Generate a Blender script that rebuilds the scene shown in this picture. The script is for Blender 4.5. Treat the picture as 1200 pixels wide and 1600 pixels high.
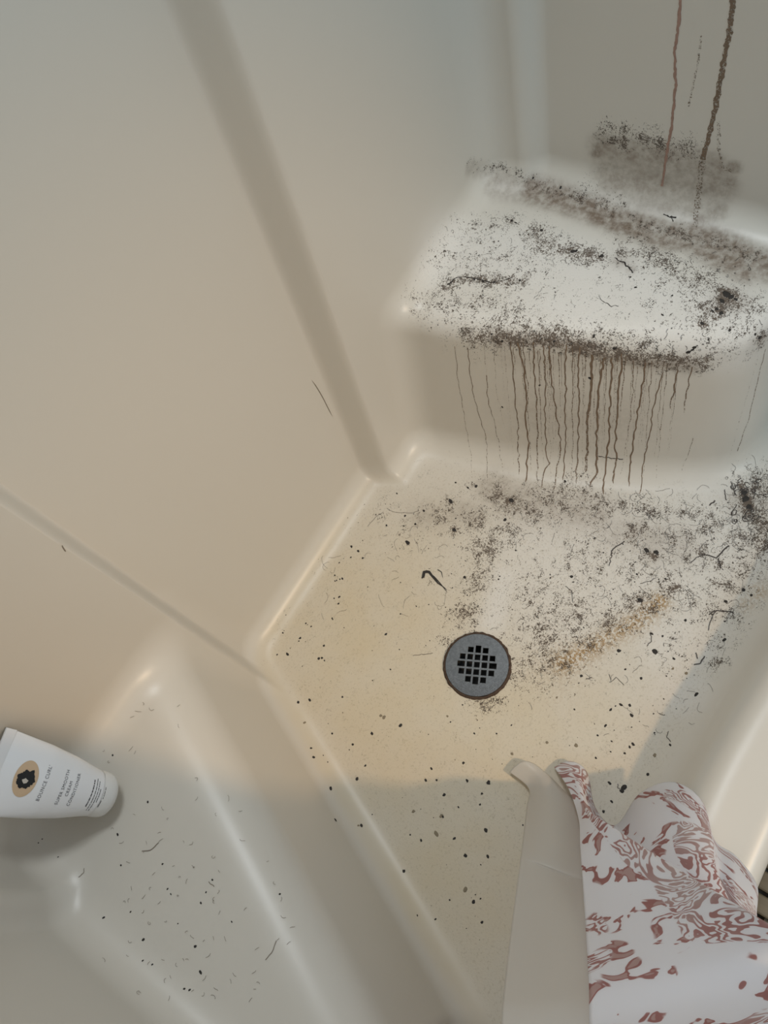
import bpy, bmesh, math, random
import numpy as np
from mathutils import Matrix, Vector

random.seed(7); rng = np.random.default_rng(7)
scene = bpy.context.scene
C = scene.collection
for o in list(bpy.data.objects): bpy.data.objects.remove(o)

# ------------------------------------------------------------------ camera
FPX = 1200.0; CAMH = 1.232
_down = np.array([295.0, -585.0, -FPX]); _down /= np.linalg.norm(_down)
UPc = -_down
def _ray(p): return np.array([p[0] - 600.0, -(p[1] - 800.0), -FPX])
def _fl(p): r = _ray(p); return r / (r @ _down)
_xx = _fl((420, 1000)) - _fl((575, 765)); _xx -= (_xx @ UPc) * UPc; XC = _xx / np.linalg.norm(_xx)
YC = np.cross(UPc, XC)
W = np.stack([XC, YC, UPc])                       # world_from_cam rotation
cam_d = bpy.data.cameras.new('camera'); cam = bpy.data.objects.new('camera', cam_d); C.objects.link(cam)
M4 = np.eye(4); M4[:3, :3] = W; M4[:3, 3] = (0, 0, CAMH)
cam.matrix_world = Matrix(M4.tolist())
cam_d.sensor_fit = 'HORIZONTAL'; cam_d.sensor_width = 36.0; cam_d.lens = 36.0 * FPX / 1200.0
cam_d.clip_start = 0.01
scene.camera = cam

# ------------------------------------------------------------------ light
wd = bpy.data.worlds.new('world'); scene.world = wd; wd.use_nodes = True
wd.node_tree.nodes['Background'].inputs[0].default_value = (0.87, 0.94, 1.0, 1)
wd.node_tree.nodes['Background'].inputs[1].default_value = 0.52
def area(name, loc, target, size, power, col):
    l = bpy.data.lights.new(name, 'AREA'); l.shape = 'DISK'; l.size = size; l.energy = power; l.color = col
    o = bpy.data.objects.new(name, l); C.objects.link(o); o.location = loc
    o.rotation_euler = (Vector(target) - Vector(loc)).to_track_quat('-Z', 'Y').to_euler()
    return o
area('window_light', (-0.30, 2.2, 1.95), (-0.3, -0.5, 0.4), 0.9, 22.0, (0.48, 0.79, 1.0))
area('added_top_fill', (-0.70, -0.46, 2.35), (-0.15, -0.10, 0.2), 0.40, 16.0, (0.90, 0.96, 1.0))  # added overhead fill, no fixture seen; brightens the curtain and seat tops
sl = bpy.data.lights.new('vanity_spot', 'SPOT'); sl.energy = 128.0; sl.color = (1.0, 0.64, 0.31); sl.shadow_soft_size = 0.05
sl.spot_size = math.radians(40); sl.spot_blend = 1.0
so = bpy.data.objects.new('vanity_spot', sl); C.objects.link(so); so.location = (-0.36, 1.70, 1.80)
so.rotation_euler = (Vector((-0.10, -0.60, 0.12)) - so.location).to_track_quat('-Z', 'Y').to_euler()
vs = scene.view_settings
vs.view_transform = 'Standard'; vs.look = 'None'; vs.gamma = 1.0; vs.use_curve_mapping = False
vs.exposure = -0.24

# ------------------------------------------------------------------ shape of the moulded stall (metres; X along the back wall, Y out of the stall, Z up)
ZS = 0.32
DRAIN = np.array([-0.209, -0.272])
def smin(a, b, k):
    h = np.clip(0.5 + 0.5 * (b - a) / k, 0, 1); return b * (1 - h) + a * h - k * h * (1 - h)
def smax(a, b, k): return -smin(-a, -b, k)
def sstep(x, a, b):
    t = np.clip((x - a) / (b - a), 0, 1); return t * t * (3 - 2 * t)
def lstep(x, a, b, s=0.006):                       # ramp with softened ends
    t = (x - a) / (b - a); e = s / abs(b - a)
    return np.clip(smax(smin(t, np.ones_like(t), e * 2), np.zeros_like(t), e * 2), 0, 1)
def hp(x, y, p, q):                                # signed distance to the line p->q, positive on its left
    dx, dy = q[0] - p[0], q[1] - p[1]; L = math.hypot(dx, dy)
    return (-(dy) * (x - p[0]) + dx * (y - p[1])) / L
def prims(x, y, z):
    r = np.sqrt((x - DRAIN[0]) ** 2 + (y - DRAIN[1]) ** 2)
    zf = 0.012 * np.clip(r - 0.05, 0, 0.5)
    fl = smax(z - zf, y - 0.13, 0.02)
    hole = np.maximum(r - 0.047, -z - 0.05)
    fl = np.maximum(fl, -hole)
    zz = np.clip(z, 0, 1.2); xa = -0.426 - 0.052 * zz; xb = -0.010 - 0.004 * zz
    rec = lstep(x - xa, -0.013, 0.009, 0.003) * (1 - lstep(x - xb, -0.010, 0.0, 0.002))
    back = (y + 0.586 + 0.046 * rec)
    far = (x + 0.880 + 0.026 * lstep(y, -0.520, -0.498)) * 0.85
    near = (0.322 + 0.024 * lstep(y, -0.492, -0.470) - x) * 0.85
    d = np.clip(ZS - z, -0.2, 0.5)
    a = -hp(x, y, (-0.487, -0.600), (-0.640, -0.280))
    b = -hp(x, y, (-0.630, -0.300), (-0.668, -0.100))
    side = smax(smax(a, b, 0.05), y + 0.082, 0.07) - 0.12 * d
    seat = smax(smax(z - ZS + 0.02 * (x + 0.75), side * 0.99 - 0.004, 0.036), -(x + 1.2), 0.01)
    a2 = hp(x, y, (0.016, -0.600), (0.100, -0.415)); b2 = hp(x, y, (0.083, -0.440), (0.212, -0.108))
    side2 = smax(smax(a2, b2, 0.03), y + 0.094, 0.012) - 0.085 * d
    bench = smax(z - ZS, side2 * 0.99 - 0.010, 0.065)
    yk = 0.088 + 0.026 * sstep(-x, 0.20, 0.55)
    kin = -(y - yk) * 0.9 - 0.40 * np.clip(0.105 - z, -0.1, 0.3)
    kout = (y - 0.192) - 0.06 * (0.1 - z)
    kerb = smax(smax(z - 0.105, kin, 0.03), kout, 0.034)
    return fl, back, far, near, seat, bench, kerb
def field(x, y, z):
    fl, back, far, near, seat, bench, kerb = prims(x, y, z)
    u = smin(back, far, 0.06); u = smin(u, near, 0.07)
    u = smin(u, seat, 0.045); u = smin(u, bench, 0.045)
    u = smin(u, fl, 0.05); u = smin(u, kerb, 0.05)
    return u
def grad(p, e=5e-4):
    x, y, z = p.T
    g = np.stack([field(x + e, y, z) - field(x - e, y, z), field(x, y + e, z) - field(x, y - e, z), field(x, y, z + e) - field(x, y, z - e)], 1) / (2 * e)
    return g
def unit(v): return v / np.maximum(np.linalg.norm(v, axis=-1, keepdims=True), 1e-9)

def cast(pts):                                     # measured image points -> points and normals on the stall surface
    pts = np.atleast_2d(np.asarray(pts, float))
    r = np.stack([pts[:, 0] - 600, -(pts[:, 1] - 800), np.full(len(pts), -FPX)], 1)
    d = unit(r @ W.T); o = np.array([0, 0, CAMH]); t = np.full(len(pts), 0.3)
    for _ in range(90):
        p = o + d * t[:, None]; t = t + 0.85 * field(*p.T)
    p = o + d * t[:, None]
    return p, unit(grad(p))
def at(px, py, z):                                 # measured image point at a known height
    r = W @ _ray((px, py)); return np.array([0, 0, CAMH]) + r * ((CAMH - z) / -r[2])

def surface_nets():
    h = 0.005
    gx = np.arange(-0.95, 0.40, h); gy = np.arange(-0.68, 0.225, h)
    gz = np.concatenate([np.arange(-0.075, 0.46, h), np.arange(0.465, 1.0, 0.012), np.arange(1.01, 1.98, 0.06)])
    X, Y, Z = np.meshgrid(gx, gy, gz, indexing='ij')
    F = field(X, Y, Z).astype(np.float32); S = F < 0
    nx, ny, nz = F.shape
    cnt = np.zeros((nx - 1, ny - 1, nz - 1), np.uint8)
    for i in (0, 1):
        for j in (0, 1):
            for k in (0, 1): cnt += S[i:nx - 1 + i, j:ny - 1 + j, k:nz - 1 + k]
    act = (cnt > 0) & (cnt < 8)
    idx = np.full(act.shape, -1, np.int64); ci = np.argwhere(act); idx[act] = np.arange(len(ci))
    acc = np.zeros((len(ci), 3)); n = np.zeros(len(ci))
    corners = [(i, j, k) for i in (0, 1) for j in (0, 1) for k in (0, 1)]
    G = (gx, gy, gz)
    for a in corners:
        for ax in range(3):
            if a[ax]: continue
            b = list(a); b[ax] = 1
            ia = ci + np.array(a); ib = ci + np.array(b)
            fa = F[ia[:, 0], ia[:, 1], ia[:, 2]]; fb = F[ib[:, 0], ib[:, 1], ib[:, 2]]
            m = (fa < 0) != (fb < 0); t = np.where(m, fa / np.where(m, fa - fb, 1), 0)
            pa = np.stack([G[q][ia[:, q]] for q in range(3)], 1); pb = np.stack([G[q][ib[:, q]] for q in range(3)], 1)
            acc += np.where(m[:, None], pa + (pb - pa) * t[:, None], 0); n += m
    V = acc / n[:, None]
    for _ in range(3):
        f = field(*V.T); g = grad(V); st = (f / np.maximum((g * g).sum(1), 0.2))[:, None] * g
        V = V - np.clip(st, -0.003, 0.003)
    quads = []
    for ax in range(3):
        o1, o2 = [(1, 2), (2, 0), (0, 1)][ax]
        sl0 = [slice(None)] * 3; sl1 = [slice(None)] * 3
        sl0[ax] = slice(0, -1); sl1[ax] = slice(1, None)
        for q in (o1, o2): sl0[q] = slice(1, -1); sl1[q] = slice(1, -1)
        A = S[tuple(sl0)]; B = S[tuple(sl1)]
        e = np.argwhere(A != B)
        if len(e) == 0: continue
        sa = A[e[:, 0], e[:, 1], e[:, 2]]
        base = e.copy(); base[:, o1] += 1; base[:, o2] += 1
        def cell(d1, d2):
            c = base.copy(); c[:, o1] += d1; c[:, o2] += d2; return idx[c[:, 0], c[:, 1], c[:, 2]]
        q = np.stack([cell(-1, -1), cell(0, -1), cell(0, 0), cell(-1, 0)], 1)
        q = np.where(sa[:, None], q, q[:, ::-1]); quads.append(q)
    Q = np.concatenate(quads); Q = Q[(Q >= 0).all(1)]
    return V, Q
V, Q = surface_nets()
NRM = unit(grad(V))

# ------------------------------------------------------------------ helpers
def tag(o, label=None, cat=None, group=None, kind=None):
    if label: o['label'] = label
    if cat: o['category'] = cat
    if group: o['group'] = group
    if kind: o['kind'] = kind
    return o
def obj(name, verts, faces, mat, parent=None, smooth=True):
    me = bpy.data.meshes.new(name); me.from_pydata([tuple(map(float, v)) for v in verts], [], [tuple(map(int, f)) for f in faces]); me.update()
    if smooth: me.polygons.foreach_set('use_smooth', [True] * len(me.polygons))
    o = bpy.data.objects.new(name, me); C.objects.link(o)
    if mat: me.materials.append(mat)
    if parent: o.parent = parent
    return o
def empty(name, loc):
    o = bpy.data.objects.new(name, None); C.objects.link(o); o.location = loc; o.empty_display_size = 0.05; return o
class NT:
    def __init__(s, name):
        s.m = bpy.data.materials.new(name); s.m.use_nodes = True; s.t = s.m.node_tree
        s.b = s.t.nodes['Principled BSDF']; s.out = s.t.nodes['Material Output']
    def n(s, typ, **kw):
        nd = s.t.nodes.new(typ)
        for k, v in kw.items(): setattr(nd, k, v)
        return nd
    def l(s, a, b): s.t.links.new(a, b)
    def val(s, sock, v):
        if isinstance(v, bpy.types.NodeSocket): s.l(v, sock)
        else: sock.default_value = v
    def math(s, op, a, b=0.0, c=0.0, clamp=False):
        nd = s.n('ShaderNodeMath', operation=op, use_clamp=clamp)
        for i, v in enumerate((a, b, c)): s.val(nd.inputs[i], v)
        return nd.outputs[0]
    def ramp(s, x, a, b, lo=0.0, hi=1.0):
        nd = s.n('ShaderNodeMapRange', interpolation_type='SMOOTHSTEP')
        for i, v in enumerate((x, a, b, lo, hi)): s.val(nd.inputs[i], v)
        return nd.outputs[0]
    def mix(s, f, a, b):
        nd = s.n('ShaderNodeMix', data_type='RGBA')
        s.val(nd.inputs[0], f); s.val(nd.inputs[6], a if not isinstance(a, tuple) else (*a, 1)); s.val(nd.inputs[7], b if not isinstance(b, tuple) else (*b, 1))
        return nd.outputs[2]
    def noise(s, vec, scale, detail=2.0, rough=0.5, dist=0.0):
        nd = s.n('ShaderNodeTexNoise'); s.l(vec, nd.inputs['Vector'])
        nd.inputs['Scale'].default_value = scale; nd.inputs['Detail'].default_value = detail
        nd.inputs['Roughness'].default_value = rough; nd.inputs['Distortion'].default_value = dist
        return nd.outputs[0]
    def attr(s, name): return s.n('ShaderNodeAttribute', attribute_name=name).outputs['Fac']
    def coord(s, which='Object'): return s.n('ShaderNodeTexCoord').outputs[which]
    def set(s, **kw):
        for k, v in kw.items(): s.val(s.b.inputs[k.replace('_', ' ')], v if not (isinstance(v, tuple) and len(v) == 3) else (*v, 1))
        return s
def simple(name, col, rough=0.5, metal=0.0, **kw):
    t = NT(name); t.set(Base_Color=col, Roughness=rough, Metallic=metal, **kw); return t.m

# ------------------------------------------------------------------ materials
def acrylic():
    t = NT('aged_acrylic'); co = t.coord()
    fleck, film_shade, yel, scum, rust, grit = [t.attr(a) for a in ('fleck', 'film_shade', 'yellow', 'scum', 'rust', 'grit')]
    base = (0.592, 0.560, 0.497)
    n_lo = t.noise(co, 14, 3)
    col = t.mix(t.math('MULTIPLY', yel, t.ramp(n_lo, 0.2, 0.8, 0.7, 1.0)), base, (0.545, 0.450, 0.290))
    col = t.mix(t.math('MULTIPLY', scum, 0.8), col, (0.70, 0.68, 0.64))
    # fine yellow-brown mottling of the anti-slip floor
    n_m = t.noise(co, 260, 2, 0.6)
    col = t.mix(t.math('MULTIPLY', t.ramp(n_m, 0.54, 0.72), t.math('MULTIPLY', grit, 0.32)), col, (0.33, 0.27, 0.18))
    # ochre rust trail
    n_r = t.noise(co, 240, 3, 0.65)
    col = t.mix(t.math('MULTIPLY', t.ramp(n_r, 0.40, 0.56), rust, clamp=True), col, (0.34, 0.22, 0.095))
    # brown mildew film, blotchy, streaked and flaked, plus shade tone painted on the seat face
    n_f = t.noise(co, 38, 5, 0.65, 0.4); n_w = t.noise(co, 120, 4, 0.6)
    ff = t.math('MULTIPLY', film_shade, t.math('ADD', t.ramp(n_f, 0.30, 0.70, 0.58, 1.0), t.ramp(n_w, 0.35, 0.65, -0.18, 0.18)), clamp=True)
    col = t.mix(ff, col, (0.185, 0.138, 0.100))
    # dark flecks: threshold of fine stretched noise driven by the local amount of mould
    mp = t.n('ShaderNodeMapping'); t.l(co, mp.inputs[0]); mp.inputs['Scale'].default_value = (1.0, 1.0, 1.0)
    n1 = t.noise(mp.outputs[0], 330, 3, 0.6, 1.2); n2 = t.noise(co, 60, 3, 0.6); n3 = t.noise(co, 620, 2, 0.5, 0.8)
    nn = t.math('ADD', t.math('ADD', t.math('MULTIPLY', n1, 0.55), t.math('MULTIPLY', n2, 0.33)), t.math('MULTIPLY', n3, 0.24))
    thr = t.math('SUBTRACT', 0.672, t.math('MULTIPLY', fleck, 0.150))
    df = t.math('SUBTRACT', nn, thr)
    fl = t.math('MULTIPLY', t.ramp(df, 0.0, 0.014), t.ramp(fleck, 0.02, 0.10))
    col = t.mix(t.math('MULTIPLY', fl, 0.93), col, (0.050, 0.038, 0.029))
    halo = t.math('MULTIPLY', t.ramp(df, -0.05, 0.01), t.ramp(fleck, 0.1, 1.0, 0.0, 0.46))
    col = t.mix(halo, col, (0.19, 0.145, 0.11))
    rg = t.math('ADD', 0.36, t.math('MULTIPLY', t.math('ADD', t.math('ADD', scum, film_shade), grit), 0.2))
    rg = t.math('ADD', rg, t.math('MULTIPLY', fl, 0.4), clamp=True)
    t.set(Base_Color=col, Roughness=rg, IOR=1.49)
    bh = t.math('ADD', t.math('MULTIPLY', t.noise(co, 420, 2), t.math('ADD', t.math('MULTIPLY', grit, 0.5), t.math('MULTIPLY', scum, 0.4))), t.math('MULTIPLY', fl, 0.6))
    bp = t.n('ShaderNodeBump'); bp.inputs['Strength'].default_value = 0.5; bp.inputs['Distance'].default_value = 0.0012
    t.l(bh, bp.inputs['Height']); t.l(bp.outputs[0], t.b.inputs['Normal'])
    return t.m
M_AC = acrylic()
def mould(name, col, lo, hi):
    t = NT(name); co = t.coord(); a = t.attr('fade')
    n = t.noise(co, 420, 3, 0.65)
    al = t.ramp(t.math('ADD', n, t.math('SUBTRACT', a, 0.5)), lo, hi)
    c = t.mix(t.noise(co, 150, 3), col, tuple(x * 1.9 for x in col))
    t.set(Base_Color=c, Roughness=0.8, Alpha=al); return t.m
M_DRIP = mould('mould_drip', (0.125, 0.086, 0.056), 0.38, 0.60)
M_PINK = mould('pink_drip', (0.225, 0.140, 0.108), 0.36, 0.60)
M_SPECK = simple('black_mould', (0.022, 0.018, 0.015), 0.75)
M_SPECK2 = simple('faint_mould', (0.22, 0.18, 0.12), 0.8)
M_HAIR = simple('dark_hair', (0.035, 0.026, 0.02), 0.55)
M_HAIR2 = simple('pale_hair', (0.20, 0.165, 0.125), 0.6)

# ------------------------------------------------------------------ stains measured on the surface
PXM = 0.00102
def gauss(blobs, power=2.0):
    """blobs: (px, py, radius_px, strength) -> field on V (max of soft discs around surface points)"""
    P, _ = cast([(b[0], b[1]) for b in blobs]); out = np.zeros(len(V))
    for p, b in zip(P, blobs):
        d = np.linalg.norm(V - p, axis=1) / (b[2] * PXM)
        out = np.maximum(out, b[3] * np.exp(-d ** power))
    return out
def stroke(pts, r, s, step=10):
    o = []
    for (x0, y0), (x1, y1) in zip(pts[:-1], pts[1:]):
        n = max(1, int(math.hypot(x1 - x0, y1 - y0) / step))
        o += [(x0 + (x1 - x0) * i / n, y0 + (y1 - y0) * i / n, r, s) for i in range(n + 1)]
    return o
pr = prims(*V.T); lab = np.argmin(np.stack(pr), 0)      # 0 floor 1 back 2 far 3 near 4 seat 5 bench 6 kerb
lab = np.where((V[:, 2] < 0.03) & (lab == 0), 0, lab)
is_floor = sstep(-pr[0], -0.02, -0.004) * (V[:, 2] < 0.05)
FL = []
# seat top
FL += stroke([(735, 528), (800, 526), (850, 530), (900, 540), (960, 552), (1030, 562), (1100, 566)], 19, 0.95)
FL += stroke([(780, 505), (850, 512), (920, 528), (1000, 545)], 22, 0.62)
FL += stroke([(835, 365), (850, 385), (900, 395), (930, 400)], 24, 0.80)
FL += stroke([(720, 360), (780, 350), (830, 352)], 22, 0.42)
FL += stroke([(690, 410), (760, 410), (820, 400)], 30, 0.40)
FL += stroke([(700, 445), (740, 432), (780, 440), (815, 437)], 16, 0.82)
FL += stroke([(660, 468), (700, 475), (760, 470), (800, 480)], 26, 0.50)
FL += stroke([(980, 390), (1020, 400), (1060, 430), (1100, 440)], 30, 0.62)
FL += [(1135, 462, 16, 1.5), (1150, 472, 14, 1.1), (1110, 492, 18, 1.05), (1122, 486, 14, 1.1), (1098, 506, 12, 1.0), (1165, 475, 24, 0.7), (1100, 480, 34, 0.62), (1190, 530, 14, 0.8), (1180, 475, 20, 0.7)]
FL += [(800, 500, 50, 0.36), (740, 480, 60, 0.36), (740, 390, 50, 0.34), (830, 410, 60, 0.36), (1150, 500, 50, 0.45), (1060, 480, 50, 0.28), (940, 460, 110, 0.12), (940, 400, 12, 0.95), (895, 393, 9, 1.1), (845, 360, 10, 0.95), (800, 345, 7, 1.0)]
# wall bases and patch on the end wall
FL += stroke([(840, 290), (900, 308), (960, 330), (1000, 350), (1060, 370), (1120, 375), (1180, 400)], 10, 0.55)
FL += stroke([(830, 275), (838, 290)], 8, 0.75) + stroke([(735, 258), (790, 265), (825, 282)], 9, 0.42)
FL += stroke([(950, 205), (980, 210), (1030, 220), (1080, 232)], 17, 0.62) + [(960, 215, 12, 0.72), (975, 222, 12, 0.74)]
FL += stroke([(1068, 362), (1080, 375)], 9, 0.85) + stroke([(920, 290), (960, 320)], 16, 0.3)
# floor
FL += [(775, 775, 30, 0.62), (800, 790, 22, 0.85), (795, 782, 9, 1.3), (705, 785, 13, 0.8), (710, 828, 12, 1.0), (745, 815, 26, 0.72), (690, 805, 30, 0.6), (760, 855, 38, 0.74), (745, 905, 34, 0.70), (725, 960, 32, 0.70), (790, 830, 44, 0.55)]
FL += [(830, 805, 26, 0.7), (870, 790, 40, 0.55), (900, 760, 30, 0.6), (930, 800, 36, 0.52), (985, 840, 18, 0.80), (1020, 868, 13, 0.98), (1000, 830, 30, 0.62), (1060, 850, 44, 0.52), (1095, 860, 16, 0.8), (1120, 880, 26, 0.72)]
FL += [(1165, 778, 13, 1.55), (1167, 790, 12, 1.4), (1160, 760, 9, 1.2), (1180, 800, 32, 0.80), (1150, 840, 26, 0.80), (1190, 760, 34, 0.72), (1200, 850, 40, 0.75), (1110, 820, 30, 0.62), (1140, 900, 50, 0.55), (1195, 820, 20, .9)]
FL += [(1000, 938, 13, 0.92), (1055, 918, 14, 0.92), (1040, 915, 34, 0.58), (980, 945, 24, 0.7), (1020, 950, 22, 0.72), (950, 970, 34, 0.66), (920, 1000, 30, 0.6), (890, 960, 56, 0.62), (850, 990, 52, 0.62), (830, 1040, 44, 0.56), (870, 1030, 44, 0.60), (840, 930, 56, 0.48), (920, 880, 70, 0.44), (1000, 890, 60, 0.46), (1100, 940, 50, 0.50), (1116, 910, 14, 0.85), (1060, 1000, 50, 0.3), (1110, 1000, 30, 0.42), (820, 870, 50, .26)]
FL += [(750, 1098, 17, 0.78), (770, 1100, 20, 0.55), (695, 1000, 14, 0.7), (805, 1060, 20, 0.55), (1150, 970, 22, 0.6), (1120, 1035, 16, 0.62), (600, 800, 30, 0.22), (640, 830, 40, 0.24), (670, 900, 14, 0.5)]
FL += stroke([(655, 800), (700, 780), (750, 750)], 7, 0.5)
FL += stroke([(830, 770), (900, 775), (960, 785), (1020, 795), (1090, 800)], 18, 0.58)
fleck = gauss(FL)
fleck = np.maximum(fleck, 0.05 * is_floor * sstep(V[:, 0], 0.18, -0.05))
FI = []
patch = stroke([(945, 232), (990, 240), (1050, 250), (1110, 262)], 26, 0.66) + stroke([(955, 272), (1010, 285), (1060, 290), (1120, 290)], 30, 0.58) + stroke([(985, 310), (1040, 318), (1110, 325)], 24, 0.48)
FI += patch + [(932, 240, 12, 0.8), (1145, 262, 12, 0.75), (1138, 285, 14, 0.7), (1120, 330, 16, 0.62), (1095, 345, 14, 0.62)]
FI += stroke([(835, 300), (880, 312), (930, 330), (985, 352), (1040, 368), (1090, 372), (1130, 385), (1170, 405), (1205, 420)], 27, 0.95)
FI += stroke([(1150, 390), (1200, 405)], 16, 0.5) + stroke([(1100, 385), (1140, 405), (1170, 420)], 26, 0.9) + stroke([(780, 290), (830, 300)], 26, 0.5) + stroke([(735, 262), (790, 275)], 14, 0.32)
film_shade = gauss(FI, 4.0)
FI2 = stroke([(800, 780), (860, 790), (930, 800)], 40, 0.34) + stroke([(660, 805), (740, 800)], 30, 0.26) + stroke([(960, 830), (1060, 850)], 36, 0.26) + [(775, 765, 34, 0.46), (990, 835, 26, 0.3), (1020, 865, 20, 0.35), (690, 800, 40, 0.15), (1165, 785, 26, 0.5), (1190, 790, 40, 0.28), (970, 408, 14, 0.42), (985, 420, 8, 0.5), (1140, 470, 20, 0.5), (1190, 530, 20, .3)]
FI2 += stroke([(780, 532), (860, 535), (930, 552), (1000, 568), (1080, 575)], 13, 0.52) + stroke([(800, 560), (950, 570)], 26, 0.16) + stroke([(850, 650), (960, 660)], 70, 0.20)  # last stroke: drip haze plus the seat face's brown shade, painted into the colour
film_shade = np.maximum(film_shade, 1.35 * gauss(FI2))
rust = gauss(stroke([(1030, 942), (1000, 968), (960, 990), (920, 1015), (880, 1035)], 17, 0.95)) + gauss([(1185, 925, 18, 0.55), (1165, 945, 14, 0.5), (1030, 940, 10, 0.5), (870, 1040, 50, 0.22)])
scum = gauss(stroke([(700, 400), (790, 400), (870, 420), (960, 450), (1060, 500), (1140, 520)], 70, 0.9), 4) + gauss(stroke([(700, 500), (800, 500), (900, 500)], 40, 0.6), 4)
scum = np.maximum(scum, gauss(stroke([(790, 900), (770, 970)], 26, 0.75)))
scum = np.maximum(scum, gauss(stroke([(860, 880), (950, 870), (1040, 880), (1130, 830)], 110, 0.5), 4))
scum = np.clip(np.maximum(scum, gauss([(880, 960, 90, 0.42), (1060, 1000, 60, 0.5), (1070, 1080, 40, 0.45)], 4)), 0, 1)
floor_m = sstep(V[:, 2], 0.03, 0.008) * (V[:, 1] < 0.07)
yellow = np.clip(floor_m * (0.85 * np.clip(gauss([(560, 1000, 260, 1.0), (620, 1120, 240, 1.0), (760, 1160, 230, 0.9), (700, 1350, 220, 0.9), (640, 860, 120, 0.5), (900, 1130, 120, 0.7)]), 0, 1)) * (1 - 0.8 * scum), 0, 1)
grit = floor_m * sstep(pr[1], 0.03, 0.05) * sstep(np.minimum(pr[4], pr[5]), 0.03, 0.045)
ATT = dict(fleck=fleck, film_shade=np.clip(film_shade, 0, 1), yellow=yellow, scum=scum, rust=np.clip(rust, 0, 1), grit=grit)

# ------------------------------------------------------------------ the stall, one object per part of the shell
flab = lab[Q]; fl_lab = np.array([np.bincount(r, minlength=7).argmax() for r in flab])
SPEC = [('floor', 'structure', None, None), ('wall_back', 'structure', None, None), ('wall_far', 'structure', None, None), ('wall_near', 'structure', None, None),
        ('moulded_bench', None, 'mouldy cream shower seat with brown drip streaks down its front', 'shower seat'),
        ('moulded_bench', None, 'cleaner cream shower seat carrying the white conditioner tube', 'shower seat'),
        ('shower_kerb', None, 'low rounded shower kerb beneath the patterned curtain', 'shower kerb')]
SHELL = {}
for k, (nm, kind, label, cat) in enumerate(SPEC):
    q = Q[fl_lab == k]; used, inv = np.unique(q, return_inverse=True); q = inv.reshape(-1, 4)
    me = bpy.data.meshes.new(nm); me.from_pydata(V[used].tolist(), [], q.tolist()); me.update()
    me.polygons.foreach_set('use_smooth', [True] * len(me.polygons))
    me.normals_split_custom_set_from_vertices(NRM[used].tolist())
    for an, av in ATT.items():
        a = me.attributes.new(an, 'FLOAT', 'POINT'); a.data.foreach_set('value', av[used].astype(np.float32))
    me.materials.append(M_AC); o = bpy.data.objects.new(nm, me); C.objects.link(o); tag(o, label, cat, kind=kind); SHELL[('floor', 'wall_back', 'wall_far', 'wall_near', 'shower_seat', 'shower_bench', 'shower_kerb')[k]] = o
tag(SHELL['floor'], 'stained cream shower floor around the round metal drain')
tag(SHELL['wall_back'], 'smooth off-white back wall of the shower stall')
tag(SHELL['wall_far'], 'end wall of the shower with mildew patch above the dirty seat')
tag(SHELL['wall_near'], 'plain end wall of the shower beside the conditioner tube')

# bathroom floor outside the stall
def tile_floor():
    t = NT('bathroom_floor'); co = t.coord()
    c = t.mix(t.noise(co, 9, 4), (0.10, 0.085, 0.07), (0.15, 0.13, 0.105)); t.set(Base_Color=c, Roughness=0.5); return t.m
fo = obj('floor', [(-1.6, 0.19, -0.06), (1.4, 0.19, -0.06), (1.4, 2.6, -0.06), (-1.6, 2.6, -0.06), (-1.6, 0.19, -0.10), (1.4, 0.19, -0.10), (1.4, 2.6, -0.10), (-1.6, 2.6, -0.10)],
         [(0, 1, 2, 3), (7, 6, 5, 4), (0, 4, 5, 1), (1, 5, 6, 2), (2, 6, 7, 3), (3, 7, 4, 0)], tile_floor(), smooth=False)
tag(fo, 'dark bathroom floor outside the shower under the slatted mat', kind='structure')

# ------------------------------------------------------------------ ribbons, specks and hairs lying on the surface
class Deposit:
    def __init__(s): s.v = []; s.f = []; s.a = []
    def ribbon(s, P, N, w, lift=0.0004, fade=None):
        P = np.asarray(P); n = len(P)
        if n < 2: return
        T = np.gradient(P, axis=0); S = unit(np.cross(N, T)); w = np.broadcast_to(w, (n,))[:, None]
        b = len(s.v); up = P + N * lift
        for i in range(n):
            s.v += [up[i] - S[i] * w[i] / 2, up[i] + N[i] * min(w[i] * 0.18, 0.0003), up[i] + S[i] * w[i] / 2]
            s.a += [0.5 if fade is None else fade[i]] * 3
        for i in range(n - 1):
            a = b + 3 * i
            s.f += [(a, a + 1, a + 4, a + 3), (a + 1, a + 2, a + 5, a + 4)]
    def speck(s, p, n, r, k=8):
        t = unit(np.cross(n, [0.3, 0.8, 0.52])); u = np.cross(n, t); b = len(s.v)
        ph = random.random() * 6.28; el = random.uniform(0.75, 1.25)
        s.v.append(p + n * (0.0005 + 0.25 * r)); s.a.append(0.5)
        for i in range(k):
            an = ph + 6.283 * i / k; rr = r * random.uniform(0.72, 1.2)
            s.v.append(p + n * 0.0002 + t * math.cos(an) * rr * el + u * math.sin(an) * rr / el); s.a.append(0.5)
        for i in range(k): s.f.append((b, b + 1 + i, b + 1 + (i + 1) % k))
    def build(s, name, mat, parent=None, world=None):
        o = obj(name, s.v, s.f, mat, parent)
        a = o.data.attributes.new('fade', 'FLOAT', 'POINT'); a.data.foreach_set('value', np.array(s.a, np.float32)); return o
def poly(pts, n=None, jitter=0.0, step=6.0):       # dense wobbly polyline through measured points
    pts = np.array(pts, float); seg = np.linalg.norm(np.diff(pts, axis=0), axis=1); L = np.concatenate([[0], np.cumsum(seg)])
    n = n or max(3, int(L[-1] / step)); t = np.linspace(0, L[-1], n)
    q = np.stack([np.interp(t, L, pts[:, 0]), np.interp(t, L, pts[:, 1])], 1)
    if jitter:
        w = rng.normal(0, 1, (n, 2)); w = (w + np.roll(w, 1, 0)) / 2; q += w * jitter
    return q

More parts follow.
